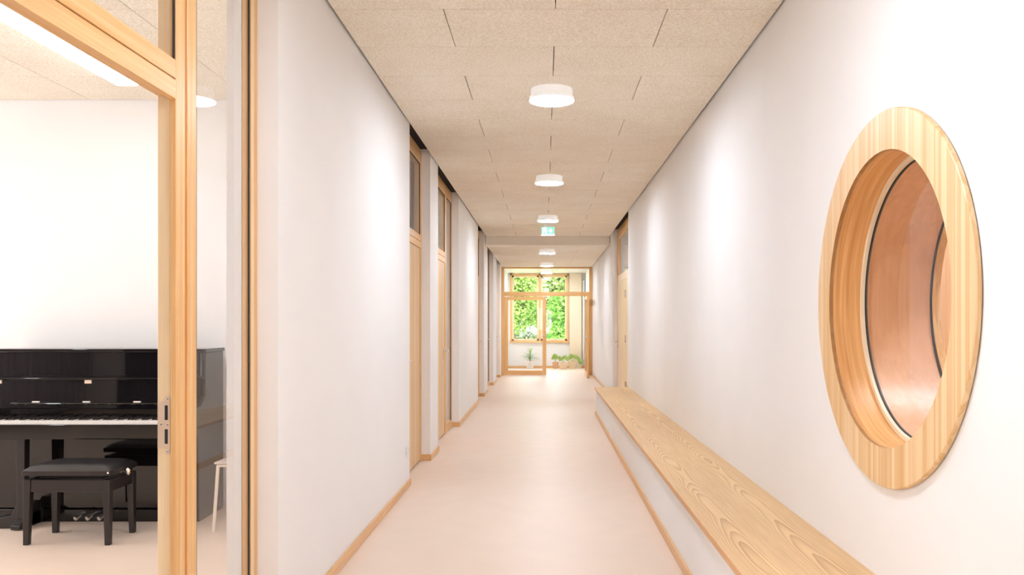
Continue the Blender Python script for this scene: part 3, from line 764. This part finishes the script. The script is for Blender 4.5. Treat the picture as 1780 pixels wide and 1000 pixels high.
# curtain
cu = MB(); vs = []; fs = []; n = 120
for i in range(n + 1):
    yy = -1.9 + 2.6 * i / n
    x = -7.48 + 0.075 * math.sin(i * 0.95) + 0.01 * math.sin(i * 2.3)
    vs += [(x, yy, 0.03), (x, yy, 2.95)]
for i in range(n): fs.append((2 * i, 2 * i + 2, 2 * i + 3, 2 * i + 1))
r = root('curtain'); tag(r, 'grey-violet pleated curtain mirrored in the piano front', 'curtain')
co = cu.add(vs, fs, True).build('cloth', M['curtain'], r)
co.modifiers.new('thick', 'SOLIDIFY').thickness = 0.004
MB().tube([(-7.48, -1.95, 2.97), (-7.48, 0.8, 2.97)], 0.014, 10).build('rail', M['steel'], r)

ac = root('acoustic_panel', (-5.6, -1.99, 0)); tag(ac, 'dark blue-grey ribbed acoustic panel mirrored in the piano front', 'panel')
B(-1.3, 2.2, 0.0, 0.03, 0.05, 2.6).build('backing', M['acoustic'], ac)
for i in range(50):
    B(-1.3 + i * 0.07, -1.265 + i * 0.07, 0.03, 0.05, 0.05, 2.6).build('rib', M['acoustic'], ac)
# ------------------------------------------------------------------ plants in the lobby
def pot(parent, c, r0, r1, h, mat, n=24):
    MB().lathe([(0.0, 0.0), (r0, 0.0), (r1, h * 0.86), (r1 * 1.08, h * 0.86), (r1 * 1.08, h), (r1 * 0.93, h), (r1 * 0.90, h * 0.88), (0, h * 0.88)], c, n).build('pot', mat, parent)
    MB().lathe([(r1 * 0.90, h * 0.885), (0, h * 0.90)], c, n).build('soil', M['soil'], parent)
def strap_leaf(base, az, length, lift, width, droop):
    vs = []; fs = []; n = 7
    d = Vector((math.cos(az), math.sin(az), 0)); sd = Vector((-math.sin(az), math.cos(az), 0))
    for i in range(n + 1):
        t = i / n
        p = Vector(base) + d * (length * (math.cos(lift) * t + 0.12 * droop * t * t)) + Vector((0, 0, length * (math.sin(lift) * t - droop * t * t)))
        wd = width * (0.35 + 1.3 * t) * (1 - t) ** 0.6 if t < 1 else 0.0005
        wd = max(wd, 0.0006)
        vs += [p - sd * wd + Vector((0, 0, wd * 0.35)), p + Vector((0, 0, 0)), p + sd * wd + Vector((0, 0, wd * 0.35))]
    for i in range(n):
        a = 3 * i; fs += [(a, a + 1, a + 4, a + 3), (a + 1, a + 2, a + 5, a + 4)]
    return MB().add(vs, fs, True)
r = root('potted_dracaena', (-0.45, 25.3, 0)); tag(r, 'spiky strap-leaved plant in a white pot behind the glass door', 'plant')
pot(r, (0, 0, 0), 0.095, 0.14, 0.24, M['pot'])
MB().tube([(0, 0, 0.2), (0.01, 0, 0.34), (0.0, 0.01, 0.5)], 0.014, 8).build('stem', M['bark'], r)
for i in range(44):
    strap_leaf((0, 0, 0.24 + 0.012 * (i % 13)), i * 2.4, random.uniform(0.26, 0.40), random.uniform(0.3, 1.3), 0.018, random.uniform(0.25, 0.6)).build('leaf', M['palm'], r)
for i in range(9):
    strap_leaf((0, 0, 0.46), i * 2.4 + 0.3, random.uniform(0.2, 0.28), random.uniform(1.0, 1.45), 0.016, 0.15).build('leaf', M['broad'], r)
def broad_leaf(base, tip, size):
    b_, t_ = Vector(base), Vector(tip)
    d = (t_ - b_).normalized(); sd = d.cross(Vector((0, 1, 0.3))).normalized(); up = sd.cross(d).normalized()
    pr = [(0, 0), (0.1, 0.42), (0.3, 0.62), (0.55, 0.55), (0.8, 0.28), (1.0, 0.0)]
    vs = []; fs = []
    for t, wv in pr:
        p = t_ + d * size * (t - 0.3) - up * size * 0.25 * t * t
        vs += [p - sd * wv * size + up * 0.08 * wv * size, p, p + sd * wv * size + up * 0.08 * wv * size]
    for i in range(len(pr) - 1):
        a = 3 * i; fs += [(a, a + 1, a + 4, a + 3), (a + 1, a + 2, a + 5, a + 4)]
    return MB().add(vs, fs, True), MB().tube([b_, b_.lerp(t_, 0.5) + Vector((0, 0, 0.02)), t_], 0.004, 6)
def broad_plant(name, label, loc, pr, pm_, tips):
    r = root(name, loc); tag(r, label, 'plant', 'potted plants by the garden window')
    pot(r, (0, 0, 0), *pr, pm_)
    for tp, sz in tips:
        lf_, st_ = broad_leaf((0, 0, pr[2] * 0.9), tp, sz)
        l_ = lf_.build('leaf', M['broad'], r); st_.build('stalk', M['palm'], l_)
broad_plant('potted_plant', 'round-leaved plant in a small terracotta pot', (0.33, 25.42, 0), (0.07, 0.095, 0.2), M['terra'], [((-0.02, 0, 0.36), 0.15), ((0.01, -0.05, 0.30), 0.10), ((-0.07, -0.03, 0.31), 0.11)])
broad_plant('potted_plant', 'broad-leaved plant in a tan pot between two others', (0.56, 25.02, 0), (0.10, 0.13, 0.21), M['tan'], [((-0.06, -0.05, 0.29), 0.14), ((0.04, -0.04, 0.34), 0.15), ((0.10, 0, 0.30), 0.13), ((-0.12, 0.02, 0.34), 0.10)])
broad_plant('potted_plant', 'drooping leafy plant in the last tan pot by the beige panel', (0.84, 25.34, 0), (0.10, 0.13, 0.22), M['tan'], [((-0.03, -0.04, 0.36), 0.17), ((0.08, -0.05, 0.34), 0.16), ((0.22, -0.02, 0.22), 0.16), ((0.16, -0.06, 0.30), 0.14), ((-0.06, -0.02, 0.32), 0.12)])

# ------------------------------------------------------------------ garden
g = B(-25, 25, YE + 0.3, 75, -0.5, -0.25).build('ground_lawn', M['grass']); struct(g, 'sunlit green lawn outside the garden window', 'lawn')
def tree(loc, label, mat, blobs, count, leaf, trunk, seed):
    rnd = random.Random(seed)
    r = root('garden_tree', loc); tag(r, label, 'tree', 'trees outside the garden window')
    tm = MB()
    for pts, rads in trunk: tm.tube(pts, rads, 9)
    tm.build('trunk', M['bark'], r)
    vs = []; fs = []
    tot = sum(b_[3] ** 2 for b_ in blobs)
    for (bx, by, bz, br_) in blobs:
        for _ in range(int(count * br_ ** 2 / tot)):
            d = Vector((rnd.gauss(0, 1), rnd.gauss(0, 1), rnd.gauss(0, 1))).normalized() * br_ * rnd.random() ** 0.4
            p = Vector((bx, by, bz)) + d * 1.0
            u = Vector((rnd.gauss(0, 1), rnd.gauss(0, 1), rnd.gauss(0, 0.6))).normalized(); v = u.cross(Vector((rnd.gauss(0, 1), rnd.gauss(0, 1), rnd.gauss(0, 1)))).normalized()
            s = leaf * rnd.uniform(0.6, 1.3); n = len(vs)
            vs += [p - u * s, p + v * s * 0.55, p + u * s, p - v * s * 0.55]; fs.append((n, n + 1, n + 2, n + 3))
    m_ = MB().add(vs, fs); o = bpy.data.objects.new('foliage', bpy.data.meshes.new('foliage')); o.data.from_pydata(vs, [], fs); o.data.materials.append(mat); COL.objects.link(o); o.parent = r
    o['kind'] = 'stuff'
tree((1.5, 33.5, -0.25), 'dense green tree filling the sash beside the beige panel', M['fol2'], [(-0.4, 0, 1.2, 1.0), (0.4, 0.2, 2.0, 1.0), (-0.7, 0.2, 2.3, 0.7), (0.2, 0, 3.3, 0.9), (0.9, 0, 1.0, 1.0), (-0.9, 0.3, 0.9, 0.6)], 15000, 0.085,
     [([(0.9, 0.4, 0), (0.8, 0.4, 1.8), (0.3, 0.3, 2.7), (-0.1, 0.2, 3.6)], [0.16, 0.13, 0.08, 0.03]), ([(0.8, 0.4, 1.8), (0.2, 0.1, 2.6), (-0.5, -0.1, 3.0)], [0.09, 0.06, 0.03])], 3)
tree((-1.6, 35.5, -0.25), 'light green leafy tree in the sash behind the dracaena', M['fol1'], [(0.2, 0, 2.0, 0.9), (-0.3, 0.3, 3.0, 1.1), (0.8, 0.2, 3.0, 0.9), (0.3, 0.3, 3.9, 0.9), (-0.7, 0, 1.8, 0.8), (0.9, 0.3, 2.0, 0.5)], 14000, 0.08,
     [([(0.25, 0.2, 0), (0.2, 0.2, 1.5), (0.1, 0.2, 2.6), (0.3, 0.2, 3.6)], [0.13, 0.11, 0.08, 0.03])], 5)
tree((-0.3, 44, -0.25), 'pale hazy tree farther back in the garden', M['fol3'], [(-2.0, 0, 3.2, 1.6), (0.6, 0, 4.3, 1.6), (2.5, 0, 3.0, 1.7), (-3.4, 0, 2.2, 1.4), (0.3, 0.2, 2.6, 1.3), (-1.0, 0.5, 4.6, 1.2), (1.6, 0.6, 1.4, 1.0)], 26000, 0.12,
     [([(-1.2, 0, 0), (-1.1, 0, 2.0), (-1.6, 0, 3.4)], [0.22, 0.17, 0.08]), ([(-1.1, 0, 2.0), (0.4, 0, 3.8)], [0.13, 0.05])], 9)

hr = root('garden_hedge', (0, 40.5, -0.25)); tag(hr, 'low grey-green hedge behind the lawn outside the window', 'hedge')
rnd = random.Random(11); vs = []; fs = []
for _ in range(9000):
    p = Vector((rnd.uniform(-4.5, 4.5), rnd.uniform(-0.4, 0.4), rnd.uniform(0.05, 1.25 + 0.2 * math.sin(rnd.random() * 6))))
    u = Vector((rnd.gauss(0, 1), rnd.gauss(0, 1), rnd.gauss(0, 1))).normalized(); v = u.cross(Vector((rnd.gauss(0, 1), rnd.gauss(0, 1), rnd.gauss(0, 1)))).normalized()
    n = len(vs); vs += [p - u * 0.09, p + v * 0.05, p + u * 0.09, p - v * 0.05]; fs.append((n, n + 1, n + 2, n + 3))
ho = bpy.data.objects.new('foliage', bpy.data.meshes.new('hedge_foliage')); ho.data.from_pydata(vs, [], fs); ho.data.materials.append(M['fol4']); COL.objects.link(ho); ho.parent = hr; ho['kind'] = 'stuff'
B(-4.4, 4.4, -0.15, 0.15, 0.0, 1.0).build('branches', M['bark'], hr)
